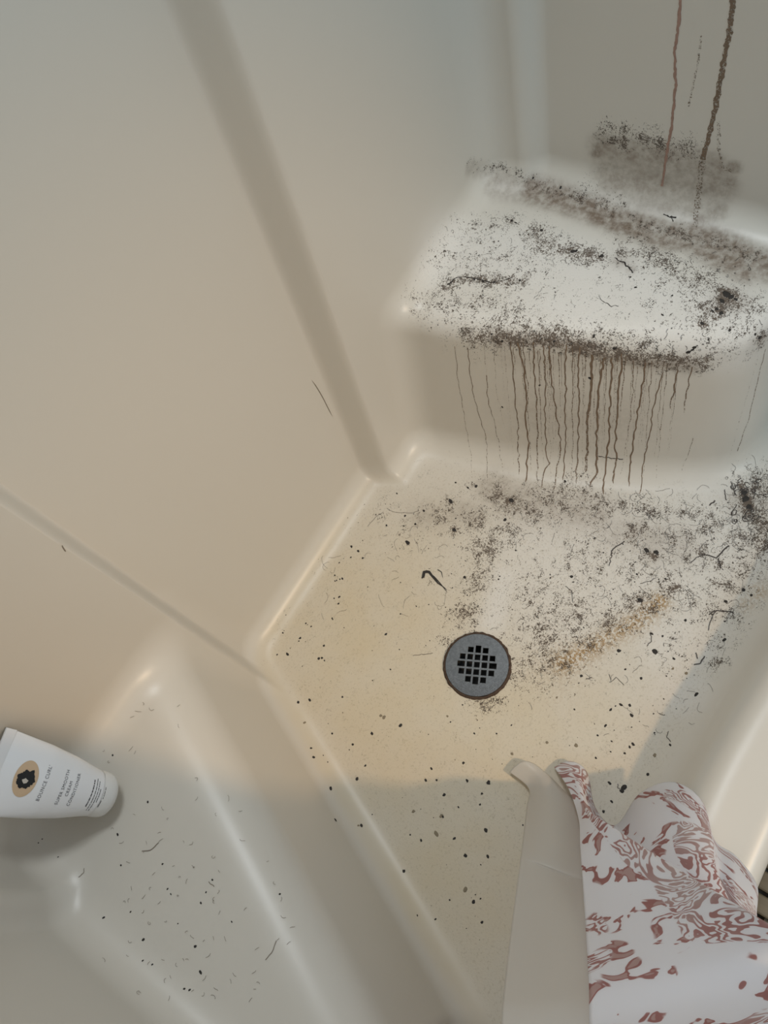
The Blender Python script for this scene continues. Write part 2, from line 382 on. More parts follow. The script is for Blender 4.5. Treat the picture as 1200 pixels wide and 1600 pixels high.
# drip streaks on the seat face: points in the image strip (690,520) at scale 2.927
DR = [([(60, 60), (78, 200), (105, 400), (135, 560), (138, 670)], 1.6, .50), ([(118, 70), (135, 220), (165, 360), (205, 480), (213, 690)], 2.2, .55),
      ([(205, 190), (215, 330), (242, 400), (262, 500), (280, 650)], 2.4, .48), ([(240, 50), (250, 250), (285, 420), (305, 500), (312, 640)], 2.2, .36),
      ([(270, 40), (285, 220), (310, 420), (330, 640)], 2.0, .32), ([(315, 40), (325, 160), (340, 330), (352, 480), (355, 650)], 3.4, .58),
      ([(350, 45), (375, 160), (388, 250), (385, 380), (396, 500), (385, 680)], 5.0, .72), ([(372, 50), (392, 250), (400, 450), (410, 640)], 3.0, .45),
      ([(422, 45), (420, 130), (432, 300), (440, 480), (435, 690)], 4.2, .55), ([(466, 55), (474, 150), (474, 330), (474, 540), (492, 600), (462, 650), (458, 710)], 3.4, .64),
      ([(492, 55), (500, 160), (514, 280), (528, 380), (545, 500), (535, 600), (510, 720)], 4.0, .60), ([(568, 55), (566, 200), (566, 400), (566, 520), (555, 680)], 3.6, .70),
      ([(600, 60), (602, 250), (600, 460), (596, 600), (600, 690)], 2.6, .5), ([(632, 70), (626, 250), (630, 380), (622, 520), (612, 690)], 4.0, .62),
      ([(690, 100), (684, 250), (668, 400), (662, 640)], 8.0, .60), ([(655, 90), (655, 300), (640, 500), (636, 650)], 3.0, .36),
      ([(745, 110), (722, 240), (710, 420), (708, 640), (680, 700)], 6.4, .68), ([(785, 115), (770, 260), (768, 460), (752, 600), (738, 740)], 5.4, .80),
      ([(826, 95), (812, 250), (796, 460), (795, 600), (785, 690)], 5.4, .66), ([(845, 100), (826, 260), (815, 420)], 2.6, .5),
      ([(875, 120), (874, 300), (850, 470), (838, 560), (820, 660)], 2.6, .46), ([(932, 135), (905, 330), (882, 480), (862, 590), (855, 700)], 4.8, .68),
      ([(965, 170), (935, 380), (905, 560)], 2.2, .33), ([(1014, 180), (975, 310), (955, 440), (925, 590), (906, 740)], 3.2, .68),
      ([(1082, 165), (1065, 240), (1044, 345)], 4.0, .60), ([(1142, 155), (1128, 230), (1104, 365)], 3.4, .56), ([(1150, 480), (1105, 610), (1095, 680)], 1.8, .42),
      ([(290, 60), (300, 300)], 3, .30), ([(180, 60), (190, 190)], 3, .22), ([(440, 330), (444, 650)], 2, .3), ([(700, 300), (690, 660)], 2.4, .35), ([(540, 500), (530, 700)], 3, .35),
      ([(1000, 430), (985, 500), (960, 560)], 1.6, .35), ([(580, 480), (575, 660)], 2, .3), ([(760, 500), (745, 700)], 2.4, .3)]
dp = Deposit()
for pts, w, fd in DR:
    q = poly([(690 + x / 2.927, 520 + y / 2.927) for x, y in pts], jitter=1.25, step=4.5)
    P, N = cast(q); n = len(P); ww = w * 0.00046 * (0.75 + 0.5 * rng.random(n)); ww[-1] *= 0.3
    dp.ribbon(P, N, ww, 0.0003, fade=np.clip(fd + 0.10 * np.linspace(1, -1, n), 0, 1))
for pts, w, fd in [([(1196, 545), (1185, 590), (1168, 660), (1152, 705)], 2.2, .5), ([(1184, 560), (1160, 640), (1140, 715)], 2.4, .36)]:
    P, N = cast(poly(pts, jitter=0.5)); dp.ribbon(P, N, w * 0.0006, 0.0003, fade=np.full(len(P), fd))
for _ in range(46):                                        # faint thin runs between the main ones
    x = rng.uniform(745, 1070); y = 538 + 0.09 * (x - 745); L = rng.uniform(40, 205); dx = (905 - x) * 0.14 * L / 200
    P, N = cast(poly([(x, y), (x + dx * 0.5, y + L * 0.5), (x + dx, y + L)], jitter=1.0, step=5)); n = len(P)
    dp.ribbon(P, N, rng.uniform(0.8, 2.2) * 0.0005 * (0.6 + 0.8 * rng.random(n)), 0.0002, fade=np.linspace(rng.uniform(.45, .62), .36, n))
dp.build('mould_streak', M_DRIP, SHELL['shower_seat'])['kind'] = 'stuff'
# streaks down the end wall
def wall_streak(pts, w, fd, mat, j=0.8):
    d = Deposit(); P, N = cast(poly(pts, jitter=j, step=4)); n = len(P)
    d.ribbon(P, N, w * 0.001 * (0.7 + 0.6 * rng.random(n)), 0.0003, fade=np.full(n, fd)); return d.build('drip_streak', mat, SHELL['wall_far'])
wall_streak([(1146, -6), (1140, 50), (1128, 110), (1118, 170), (1106, 220), (1098, 250)], 6.5, 0.56, M_DRIP)
wall_streak([(1098, 250), (1092, 300), (1086, 355)], 8, 0.42, M_DRIP)
wall_streak([(1063, -6), (1062, 30), (1054, 80), (1056, 130), (1050, 190), (1042, 240), (1034, 290)], 3.6, 0.70, M_PINK)
wall_streak([(1096, 54), (1092, 90), (1084, 130), (1076, 165)], 2.6, 0.42, M_DRIP)
wall_streak([(1122, 190), (1123, 230), (1130, 262), (1146, 268)], 5, 0.40, M_DRIP)

def scuff(pts, w):
    d = Deposit(); P, N = cast(poly(pts, n=8, jitter=0.4)); d.ribbon(P, N, np.concatenate([[.2], np.full(6, 1.0), [.2]]) * w * 0.001, 0.0002); return d.build('scuff_mark', M_HAIR2, SHELL['wall_back'])
scuff([(487, 594), (500, 614), (519, 650)], 1.6)
scuff([(96, 852), (100, 858), (103, 862)], 1.5)

# black specks on the floor: (x, y, radius px)
SP = [(637,848,5),(704,783,4.4),(662,798,2.6),(604,821,2.2),(649,819,2.2),(620,771,1.8),(712,754,1.8),(744,760,3),(731,762,2.6),(633,806,2.2),(799,782,5),(789,812,3),(726,902,3.2),(710,828,4),(560,861,2.6),(549,854,2.6),(567,872,2.2),(548,871,1.6),(535,904,2),(531,905,1.4),(526,907,1.4),(523,899,1.6),(530,933,2.2),(529,943,2),(522,935,1.4),(519,966,1.6),(506,1009,2.2),(498,1029,2.4),(503,1028,2),(507,1032,1.5),(469,997,2.2),(478,974,1.8),(442,989,1.6),(449,1022,3),(433,1023,1.6),(603,991,2.4),(484,1094,3),(466,1097,2.8),(535,1089,1.8),(486,979,1.6),(626,1133,3.2),(581,1146,2.6),(519,1146,2),(551,1163,2.2),(486,1169,2),(490,1183,2.4),(571,1196,2),(558,1217,2.8),(517,1232,3.2),(524,1281,3.2),(565,1290,2.8),(763,1223,3.4),(694,1242,2.8),(730,1220,2.4),(724,1192,2.4),(665,1219,2.2),(682,1219,2),(674,1201,1.9),(741,1146,1.7),(759,1297,3.2),(691,1275,2.6),(716,1261,1.6),(967,1017,3.4),(1024,1018,4.6),(1035,994,1.8),(1053,1029,2.2),(908,1056,2.6),(977,1046,2),(1002,1060,2.2),(970,1101,2.6),(984,1102,2.4),(987,1118,3),(954,1109,2.6),(946,1134,2.2),(934,1149,1.9),(989,1163,2.6),(984,1167,2.2),(976,1177,1.8),(931,1184,1.8),(975,1230,4.4),(972,1236,3.4),(952,1223,2.6),(1012,1210,2.4),(1047,1164,2.2),(1088,1085,3.2),(956,1253,2.2),(943,1268,2.2),(1162,922,3.4),(1174,930,2.6),(1134,940,3),(1071,969,2.4),(1132,1000,3.2),(710,1310,2.4),(658,1313,2),(727,1337,2.8),(762,1338,2.6),(631,1361,2.6),(740,1409,3),(753,1441,2.4),(1018,990,2.6),(1010,860,4),(1025,863,4.4),(1000,938,4.4),(1165,780,6),(1163,770,5),(1170,792,5),(704,1128,1.4),(750,1257,2),(753,1240,2),(624,1015,1.2),(610,1046,1.4),(893,901,3),(1040,905,2),(995,897,2),(860,903,1.6),(779,905,1.6),(806,860,1.6)]
rs = np.stack([rng.uniform(440, 1180, 620), rng.uniform(780, 1480, 620)], 1)
P, N = cast(rs); ok = (P[:, 2] < 0.012) & (P[:, 1] < 0.045)
den = 0.28 + 0.5 * sstep(P[:, 0], 0.1, -0.4)
ok &= rng.random(620) < den
dp = Deposit()
Ps, Ns = cast([(a, b) for a, b, _ in SP])
for p, n, s in zip(Ps, Ns, SP): dp.speck(p, n, s[2] * 0.00098)
for p, n in zip(P[ok], N[ok]): dp.speck(p, n, random.choice([0.5, 0.6, 0.7, 0.8, 1.0, 1.3]) * 0.0011, 6)
dp.build('mould_speck', M_SPECK, SHELL['floor'])['kind'] = 'stuff'
dp = Deposit()
for p, n, r in zip(*cast([(646,1268),(682,1303),(727,1390),(600,1121),(595,1118),(699,1119),(476,1129),(800,1178),(855,1160),(1051,1045),(1072,1052),(900,1165),(1023,1180),(870,1090),(690,1275),(560,1290)]), [5,6,6,5,4,3,4,4,4,3.4,4,5,5,3,5,3]): dp.speck(p, n, r * 0.0006, 9)
dp.build('faint_speck', M_SPECK2, SHELL['floor'])['kind'] = 'stuff'
# bench specks
dp = Deposit()
BS = [(184,1304,2),(231,1253,1.8),(189,1352,1.6),(254,1350,1.8),(262,1389,1.6),(267,1397,1.4),(162,1434,1.8),(204,1425,1.6),(224,1468,2.2),(305,1479,2.2),(313,1519,2.6),(296,1547,2),(223,1501,1.4),(238,1507,1.4),(332,1375,1.7),(176,1180,1.6),(66,1311,1),(60,1317,1),(91,1339,1.2),(322,1394,1.4),(314,1411,1.6),(278,1443,1.2),(288,1545,1.6),(362,1440,1.4),(437,1397,1.6)]
for p, n, s in zip(*cast([b[:2] for b in BS]), BS): dp.speck(p, n, s[2] * 0.0008, 6)
dp.build('mould_speck', M_SPECK, SHELL['shower_bench'])['kind'] = 'stuff'

# clots on the seat, its face and the wall above
dp = Deposit()
CL = [(922,591,3.6),(843,602,2.2),(785,636,2.4),(883,752,3),(895,393,4.6),(900,392,3.2),(846,360,3),(940,400,4.4),(800,345,3),(806,348,2.2),(779,377,1.6),(812,438,2.6),(1135,460,7),(1142,464,5.5),(1128,470,4.5),(1150,468,3.5),(1120,483,3.6),(1127,489,4),(1097,505,3.6),(1113,486,2.6),(993,449,2.2),(1050,462,2),(1035,492,2.6),(1140,516,2.4),(928,525,3),(866,533,2.4),(960,544,3.6),(1085,543,3),(1076,550,3.4),(1107,531,1.8),(768,522,2.4),(785,533,2.6),(1187,527,3.4),(1180,522,2.4),(876,293,3),(833,278,2.2),(741,437,2.6),(755,440,2.8),(772,441,2.6),(700,444,2.2),(985,433,2),(1040,420,2)]
for p, n, c in zip(*cast([c[:2] for c in CL]), CL): dp.speck(p, n, c[2] * 0.0008, 9)
for pts, w in [([(935,712),(955,716),(973,717)],1.6),([(1036,335),(1046,339),(1056,339)],2.2),([(1048,339),(1052,345)],1.4),([(700,446),(712,434),(728,432),(745,436),(768,442),(788,438),(800,434)],1.5),([(960,403),(975,411),(990,426)],2.0),([(935,463),(942,470),(955,478),(966,478)],.9),([(1075,552),(1082,545),(1090,540)],2.2)]:
    P, N = cast(poly(pts, n=16, jitter=0.9)); dp.ribbon(P, N, w * 0.0009 * (0.5 + rng.random(16)), 0.0004)
dp.build('mould_clot', M_SPECK, SHELL['shower_seat'])['kind'] = 'stuff'

# hairs
def hairs(n, box, size, width, seed, keep=lambda p: True, curl=0.5):
    r = np.random.default_rng(seed); d = Deposit(); allq = []; cnt = []
    for _ in range(n):
        c = r.uniform(box[:2], box[2:]); a = r.uniform(0, 6.28); k = r.normal(0, curl); L = r.uniform(0.4, 1.0) * size; m = 8
        p = [c]; 
        for i in range(m):
            a += k + r.normal(0, 0.25); p.append(p[-1] + np.array([math.cos(a), math.sin(a)]) * L / m)
        allq.append(np.array(p)); cnt.append(m + 1)
    P, N = cast(np.concatenate(allq)); i = 0
    for c in cnt:
        p, nn = P[i:i + c], N[i:i + c]; i += c
        if keep(p) and np.abs(np.diff(p, axis=0)).max() < 0.02: d.ribbon(p, nn, width, 0.0006)
    return d
def merge(ds):
    o = Deposit()
    for d in ds:
        b = len(o.v); o.v += d.v; o.a += d.a; o.f += [tuple(i + b for i in f) for f in d.f]
    return o
on_floor = lambda p: p[:, 2].max() < 0.03 and p[:, 1].max() < 0.06
hf = merge([hairs(60, (930, 800, 1190, 960), 30, 0.00038, 1, on_floor, 0.2), hairs(50, (800, 765, 1100, 850), 26, 0.00038, 2, on_floor, 0.2), hairs(70, (1130, 730, 1200, 860), 26, 0.0004, 3, on_floor, 0.5),
            hairs(40, (900, 880, 1150, 1150), 22, 0.00036, 4, on_floor, 0.2), hairs(34, (450, 800, 700, 960), 24, 0.0003, 5, on_floor, 0.2), hairs(24, (690, 940, 860, 1110), 16, 0.0004, 6, on_floor, 0.3), hairs(26, (1140, 745, 1185, 815), 30, 0.0011, 12, on_floor, 0.8)])
for pts, w in [([(955,868),(957,858),(968,852),(976,846)],1.6),([(952,884),(956,868)],1.1),([(1000,912),(1025,905)],.8),([(1096,866),(1120,872),(1128,862),(1140,852)],2),([(1122,872),(1126,888)],1.8),([(1078,880),(1090,870),(1102,865)],1),([(1108,960),(1120,954),(1132,955),(1146,957)],1.6),([(1118,955),(1110,970),(1107,985)],1.2),([(1088,1020),(1090,1030)],1.5),([(1085,1038),(1095,1036),(1101,1025)],1.7),([(1016,990),(1018,1000),(1011,1010)],1),([(917,1062),(926,1058)],1),([(952,1052),(955,1066),(962,1058),(975,1070)],.7),([(1030,1115),(1040,1118)],.8),([(1044,1142),(1042,1152),(1048,1158)],.9),
               ([(885,915),(893,925),(896,940)],.8),([(600,800),(588,806),(575,822)],.45),([(655,800),(640,802),(620,801),(605,795)],.5),([(1132,765),(1134,782)],1.3),([(1108,790),(1117,783)],2.0),([(700,1008),(720,1012)],.5),([(645,1025),(676,1020)],.6),([(965,1225),(970,1238)],1)]:
    P, N = cast(poly(pts, n=10, jitter=0.8)); hf.ribbon(P, N, w * 0.001, 0.0007)
tag(hf.build('loose_hair', M_HAIR), 'dark loose hairs scattered over the dirty shower floor', 'hair', kind='stuff')
on_bench = lambda p: p[:, 2].min() > 0.30 and p[:, 2].max() < 0.34 and p[:, 0].min() > 0
hb = merge([hairs(70, (150, 1080, 560, 1590), 12, 0.0004, 7, on_bench, 0.3), hairs(40, (190, 1250, 420, 1560), 9, 0.0004, 8, on_bench, 0.3)])
for pts, w in [([(222, 1330), (236, 1328), (248, 1317)], 1.2), ([(123, 1371), (130, 1365), (132, 1357)], .8), ([(326, 1378), (335, 1385)], .9), ([(415, 1500), (425, 1488), (432, 1470)], .9)]:
    P, N = cast(poly(pts, n=8, jitter=0.4)); hb.ribbon(P, N, w * 0.0009, 0.0006)
tag(hb.build('loose_hair', M_HAIR2), 'fine pale hairs strewn on the bench around the conditioner tube', 'hair', kind='stuff')
on_seat = lambda p: p[:, 2].min() > 0.28 and p[:, 2].max() < 0.40
hs = merge([hairs(110, (760, 515, 1110, 565), 12, 0.0005, 9, on_seat, 0.6), hairs(60, (690, 360, 900, 480), 10, 0.0004, 10, on_seat, 0.5), hairs(60, (1000, 390, 1195, 520), 11, 0.0005, 11, on_seat, 0.6)])
hs.build('grime_crumb', M_HAIR, SHELL['shower_seat'])['kind'] = 'stuff'
hd = Deposit()
for pts, w in [([(661, 903), (663, 894), (670, 893), (676, 901), (684, 911), (694, 918), (698, 922)], [4.5, 5.5, 4.5, 3, 2.2, 1.6, .6]), ([(668, 893), (680, 903), (690, 914), (699, 926)], [3, 2.2, 1.2, .5]), ([(684, 890), (690, 894), (692, 903)], [1, 1.2, .5])]:
    q = poly(pts, n=14); P, N = cast(q); hd.ribbon(P, N, np.interp(np.linspace(0, 1, 14), np.linspace(0, 1, len(w)), w) * 0.001, 0.0012)
tag(hd.build('hair_clump', M_SPECK), 'hooked black clump of hair on the floor above the drain', 'hair')

# ------------------------------------------------------------------ drain
def drain():
    p, n = cast([(745, 1040)]); z0 = 0.001
    e = empty('floor_drain', (DRAIN[0], DRAIN[1], z0)); tag(e, 'round grey metal floor drain with square holes and rusty rim', 'drain')
    a = at(745, 1040, 0); b = at(785, 1043.5, 0); ang = math.atan2(b[1] - a[1], b[0] - a[0])
    R = 0.0508; cu = bpy.data.curves.new('grate', 'CURVE'); cu.dimensions = '2D'; cu.fill_mode = 'BOTH'; cu.extrude = 0.0012; cu.bevel_depth = 0.0004
    def spl(pts):
        s = cu.splines.new('POLY'); s.points.add(len(pts) - 1); s.use_cyclic_u = True
        for q, w in zip(s.points, pts): q.co = (w[0], w[1], 0, 1)
    spl([(R * math.cos(2 * math.pi * i / 72), R * math.sin(2 * math.pi * i / 72)) for i in range(72)])
    pt, hs = 0.0121, 0.0048
    for j, cols in ((-2, (-1, 0, 1)), (-1, (-2, -1, 0, 1, 2)), (0, (-2, -1, 0, 1, 2)), (1, (-2, -1, 0, 1, 2)), (2, (-1, 0, 1))):
        for i in cols:
            cx, cy = i * pt, j * pt; l = r = t = b = hs
            if j == 0 and abs(i) == 2:
                if i < 0: l += 0.003
                else: r += 0.003
            if i == 0 and abs(j) == 2:
                if j > 0: t += 0.003
                else: b += 0.003
            spl([(cx - l, cy - b), (cx + r, cy - b), (cx + r, cy + t), (cx - l, cy + t)])
    co = bpy.data.objects.new('tmp', cu); C.objects.link(co)
    me = bpy.data.meshes.new_from_object(co.evaluated_get(bpy.context.evaluated_depsgraph_get())); bpy.data.objects.remove(co)
    t = NT('drain_metal'); c = t.coord(); n1 = t.noise(c, 260, 4, 0.65); n2 = t.noise(c, 900, 3, 0.6)
    col = t.mix(t.ramp(n1, 0.35, 0.7), (0.062, 0.066, 0.069), (0.095, 0.10, 0.102))
    sp = t.n('ShaderNodeSeparateXYZ'); t.l(c, sp.inputs[0])
    dirt = t.math('ADD', t.ramp(sp.outputs[1], -0.005, -0.045, 0, 0.10), t.ramp(sp.outputs[0], 0.01, 0.05, 0, 0.035))
    col = t.mix(t.math('MULTIPLY', t.ramp(t.math('ADD', n2, dirt), 0.60, 0.68), 0.85), col, (0.03, 0.026, 0.024))
    t.set(Base_Color=col, Roughness=0.42, Metallic=0.35)
    me.materials.clear(); me.materials.append(t.m); g = bpy.data.objects.new('grate', me); C.objects.link(g); g.parent = e; g.rotation_euler.z = ang; g.location.z = 0.0018
    def lathe(name, prof, mat, k=72, wob=0.0):
        v, f = [], []
        for i in range(k):
            an = 2 * math.pi * i / k
            for r, z in prof: rr = r + (random.uniform(-wob, wob) if r > 0.05 else 0); v.append((rr * math.cos(an), rr * math.sin(an), z))
        m = len(prof)
        for i in range(k):
            for j in range(m - 1): a = i * m + j; b = ((i + 1) % k) * m + j; f.append((a, b, b + 1, a + 1))
        return obj(name, v, f, mat, e)
    rt = NT('drain_rust'); c = rt.coord(); rt.set(Base_Color=rt.mix(rt.noise(c, 300, 3), (0.018, 0.013, 0.01), (0.10, 0.055, 0.03)), Roughness=0.85)
    lathe('rim', [(0.0500, -0.002), (0.0508, 0.0018), (0.0522, 0.0030), (0.0548, 0.0014), (0.0560, -0.002)], rt.m, wob=0.0011)
    lathe('drain_cup', [(0.0505, -0.001), (0.046, -0.004), (0.044, -0.03), (0.02, -0.038), (0.0005, -0.038)], simple('drain_black', (0.012, 0.01, 0.009), 0.8))
    return e
drain()

# ------------------------------------------------------------------ conditioner tube leaning on the back wall
def tube():
    pc = at(166, 1243, ZS + 0.022)                        # cap end centre
    k1 = at(4, 1146, 0.482); k2 = at(-34, 1264, 0.474)    # ends of the crimped seal
    pt = (k1 + k2) / 2; ax = unit(pt - pc); L = float(np.linalg.norm(pt - pc)) - 0.010
    e1 = k1 - k2; w = unit(e1 - (e1 @ ax) * ax); nn = unit(np.cross(ax, w)); nn = nn if nn[2] > 0 else -nn
    e = empty('conditioner_tube', pc); tag(e, 'white squeeze tube of conditioner leaning in the corner of the bench', 'tube')
    Wf = lambda u: np.interp(u, [0, .1, .3, .6, 1.0], [0.0262, 0.0285, 0.0345, 0.0405, 0.0455])
    Tf = lambda u: np.interp(u, [0, .1, .3, .6, .9, 1.0], [0.0235, 0.0230, 0.0215, 0.0160, 0.0050, 0.0012])
    def pos(u, s, off=0.0):                               # u along the tube from the cap shoulder, s across -1..1 on the front
        s = np.clip(s, -0.999, 0.999); wd_, th = Wf(u), Tf(u)
        h = th * np.sqrt(1 - s * s)
        return ax * (0.018 + u * (L - 0.018)) + w * (s * wd_) + nn * (h + off)
    k = 40; rows = np.linspace(0, 1, 26); v = []; f = []
    for u in rows:
        for i in range(k):
            a = 2 * math.pi * i / k; v.append(ax * (0.018 + u * (L - 0.018)) + w * (math.cos(a) * Wf(u)) + nn * (math.sin(a) * Tf(u)))
    for r in range(len(rows) - 1):
        for i in range(k): f.append((r * k + i, r * k + (i + 1) % k, (r + 1) * k + (i + 1) % k, (r + 1) * k + i))
    f.append(tuple(range(k))[::-1])
    M = simple('tube_plastic', (0.80, 0.80, 0.80), 0.32)
    obj('tube_body', v, f, M, e)
    # flat crimped seal
    v = []; f = []
    for j, u in enumerate((0.0, 0.012)):
        for sx in (-1, 1):
            for sn in (-1, 1): v.append(ax * (L + u) + w * (sx * 0.046) + nn * (sn * 0.0013))
    f = [(0, 1, 3, 2), (4, 6, 7, 5), (0, 4, 5, 1), (2, 3, 7, 6), (0, 2, 6, 4), (1, 5, 7, 3)]
    obj('crimped_seal', v, f, M, e, smooth=False)
    # rounded flip cap
    prof = [(0.0205, 1.0), (0.014, 1.01), (0.006, 0.99), (0.001, 0.92), (-0.0025, 0.78), (-0.0045, 0.5), (-0.005, 0.02)]
    v = []; f = []
    for d, s in prof:
        for i in range(k): a = 2 * math.pi * i / k; v.append(ax * d + w * (math.cos(a) * 0.0262 * s) + nn * (math.sin(a) * 0.0237 * s))
    for r in range(len(prof) - 1):
        for i in range(k): f.append((r * k + i, (r + 1) * k + i, (r + 1) * k + (i + 1) % k, r * k + (i + 1) % k))
    f.append(tuple(range((len(prof) - 1) * k, len(prof) * k)))
    cap = obj('cap', v, f, simple('cap_plastic', (0.74, 0.735, 0.71), 0.28), e); cap['label'] = 'milky flip cap'
    ink = simple('label_ink', (0.03, 0.03, 0.032), 0.6)
    grey = simple('label_grey', (0.13, 0.13, 0.14), 0.6)
    def stick(name, P2, faces, mat, off=0.0004):         # flat artwork (across, along) in metres -> curved front
        vs_ = []
        for a, b in P2:
            u = (b - 0.018) / (L - 0.018); vs_.append(pos(u, a / Wf(u), off))
        return obj(name, vs_, faces, mat, e, smooth=False)
    flip = 1.0
    def text(name, s, b, size, mat, across=0.0, wide=1.0):
        cu = bpy.data.curves.new(name, 'FONT'); cu.body = s; cu.size = size; cu.align_x = 'CENTER'; cu.resolution_u = 3; cu.space_character = 1.15
        o = bpy.data.objects.new('tmp', cu); C.objects.link(o)
        me = bpy.data.meshes.new_from_object(o.evaluated_get(bpy.context.evaluated_depsgraph_get())); bpy.data.objects.remove(o)
        P2 = [(across + vv.co.x * wide, b + vv.co.y) for vv in me.vertices]; F = [tuple(p.vertices) for p in me.polygons]
        return stick(name, P2, F, mat)
    text('brand_lettering', "BOUNCE CURL'", 0.0905, 0.0052, grey, 0.000, 0.95)
    text('product_lettering', 'SUPER SMOOTH', 0.0690, 0.0050, grey, 0, 0.95)
    text('product_lettering', 'CREAM', 0.0622, 0.0050, grey, 0, 0.95)
    text('product_lettering', 'CONDITIONER', 0.0552, 0.0050, grey, 0, 0.95)
    P2, F = [], []
    for (b, a0, a1, t_) in ((0.0345, -0.015, 0.013, .0011), (0.0308, -0.019, 0.014, .0007), (0.0278, -0.019, 0.014, .0007), (0.0250, -0.008, 0.006, .0007), (0.0195, -0.013, -0.005, .0009), (0.0185, -0.003, 0.009, .0007)):
        a = a0
        while a < a1:
            l = random.uniform(0.0012, 0.0042); i = len(P2); P2 += [(a, b), (a + l, b), (a + l, b + t_), (a, b + t_)]; F.append((i, i + 1, i + 2, i + 3)); a += l + random.uniform(0.0003, 0.0009)
    stick('small_print', P2, F, ink)
    def disc(name, P2, mat, off, rings=5):                # outline around P2[0], cut into rings so that it follows the curve
        c = np.array(P2[0]); o = np.array(P2[1:]); n = len(o); v = [tuple(c)]; f = []
        for r in range(1, rings + 1): v += [tuple(c + (q - c) * r / rings) for q in o]
        f += [(0, 1 + i, 1 + (i + 1) % n) for i in range(n)]
        for r in range(rings - 1): f += [(1 + r * n + i, 1 + r * n + (i + 1) % n, 1 + (r + 1) * n + (i + 1) % n, 1 + (r + 1) * n + i) for i in range(n)]
        return stick(name, v, f, mat, off)
    # oval badge with a black curly-haired head in profile
    N = 40; P2 = [(0, 0.1125)] + [(0.0195 * math.cos(2 * math.pi * i / N), 0.1125 + 0.0120 * math.sin(2 * math.pi * i / N)) for i in range(N)]
    disc('badge', P2, simple('badge_tan', (0.60, 0.43, 0.27), 0.5), 0.0004)
    P2 = [(-0.001, 0.1135)]; m = 44
    for i in range(m):
        a = 2 * math.pi * i / m; r = 0.0092 * (1 + 0.18 * math.sin(7 * a) * random.random() + random.uniform(-.10, .10)) * (1.25 if math.cos(a - 5.0) > 0.6 else 1.0)
        P2.append((-0.001 + r * math.cos(a) * 1.05, 0.1135 + r * math.sin(a) * 0.85))
    disc('badge_hair', P2, simple('badge_black', (0.008, 0.008, 0.008), 0.6), 0.0007)
    fc = [(-0.0035, 0.1150), (-0.0015, 0.1162), (-0.0005, 0.1145), (0.0008, 0.1130), (-0.0002, 0.1115), (-0.0012, 0.1095), (-0.0040, 0.1105), (-0.0052, 0.1130)]
    stick('badge_face', fc, [tuple(range(len(fc)))], simple('badge_face', (0.55, 0.5, 0.43), 0.6), 0.0011)
    for ch in e.children: ch.matrix_parent_inverse = Matrix.Identity(4)
    return e
tube()

# ------------------------------------------------------------------ curtain and liner
def catmull(P, n):
    P = np.asarray(P, float); m = len(P); t = np.linspace(0, m - 1, n); i = np.clip(t.astype(int), 0, m - 2); u = (t - i)[:, None]
    E = np.concatenate([[2 * P[0] - P[1]], P, [2 * P[-1] - P[-2]]]); a, b, c, d = E[i], E[i + 1], E[i + 2], E[i + 3]
    return 0.5 * (2 * b + (c - a) * u + (2 * a - 5 * b + 4 * c - d) * u ** 2 + (3 * b - a - 3 * c + d) * u ** 3)
def sheet(name, rows, nr, nc, mat, label, cat, clear=0.004, thick=0.0008):
    G = np.stack([catmull(r, nc) for r in rows]); G = np.stack([catmull(G[:, j], nr) for j in range(nc)], 1)
    P = G.reshape(-1, 3).copy()
    for _ in range(6):                                    # keep the cloth resting outside the stall
        f = field(*P.T); g = unit(grad(P)); P += g * np.clip(clear - f, 0, 0.02)[:, None]
    G = P.reshape(nr, nc, 3)
    f = [(i * nc + j, i * nc + j + 1, (i + 1) * nc + j + 1, (i + 1) * nc + j) for i in range(nr - 1) for j in range(nc - 1)]
    o = obj(name, P, f, mat); me = o.data
    cu = np.concatenate([[0], np.cumsum(np.linalg.norm(np.diff(G.mean(0) if False else G[nr // 2], axis=0), axis=1))])
    dv = np.linalg.norm(np.diff(G, axis=0), axis=2).mean(1); cv = np.concatenate([[0], np.cumsum(dv)])
    uv = me.uv_layers.new(name='UVMap'); li = np.zeros(len(me.loops), int); me.loops.foreach_get('vertex_index', li)
    du = np.concatenate([np.zeros((nr, 1)), np.cumsum(np.linalg.norm(np.diff(G, axis=1), axis=2), 1)], 1)
    UV = np.stack([du.reshape(-1), np.repeat(cv, nc)], 1)[li]; uv.data.foreach_set('uv', UV.astype(np.float32).reshape(-1))
    cc = np.tile(np.linspace(0, len(rows[0]) - 1, nc), nr); rr_ = np.repeat(np.linspace(0, len(rows) - 1, nr), nc)
    box = lambda v_, a, b: sstep(v_, a - .25, a + .25) * sstep(-v_, -b - .25, -b + .25)
    sw_ = np.maximum.reduce([box(cc, 6.5, 8.3) * box(rr_, 0.3, 3.3), 0.8 * box(cc, 1.9, 3.1) * box(rr_, 1.6, 5.0), box(cc, -1, 0.9) * box(rr_, -1, 1.6), 0.7 * box(cc, -1, 0.5) * box(rr_, 3.9, 4.3), 0.7 * box(cc, 0.5, 3) * box(rr_, 5.75, 6.2)])
    a_ = me.attributes.new('scroll', 'FLOAT', 'POINT'); a_.data.foreach_set('value', (sw_ if sw_.shape[0] == len(P) else np.zeros(len(P))).astype(np.float32))
    s = o.modifiers.new('thick', 'SOLIDIFY'); s.thickness = thick; s.offset = 0
    return tag(o, label, cat)
def A(l): return [at(*p) for p in l]
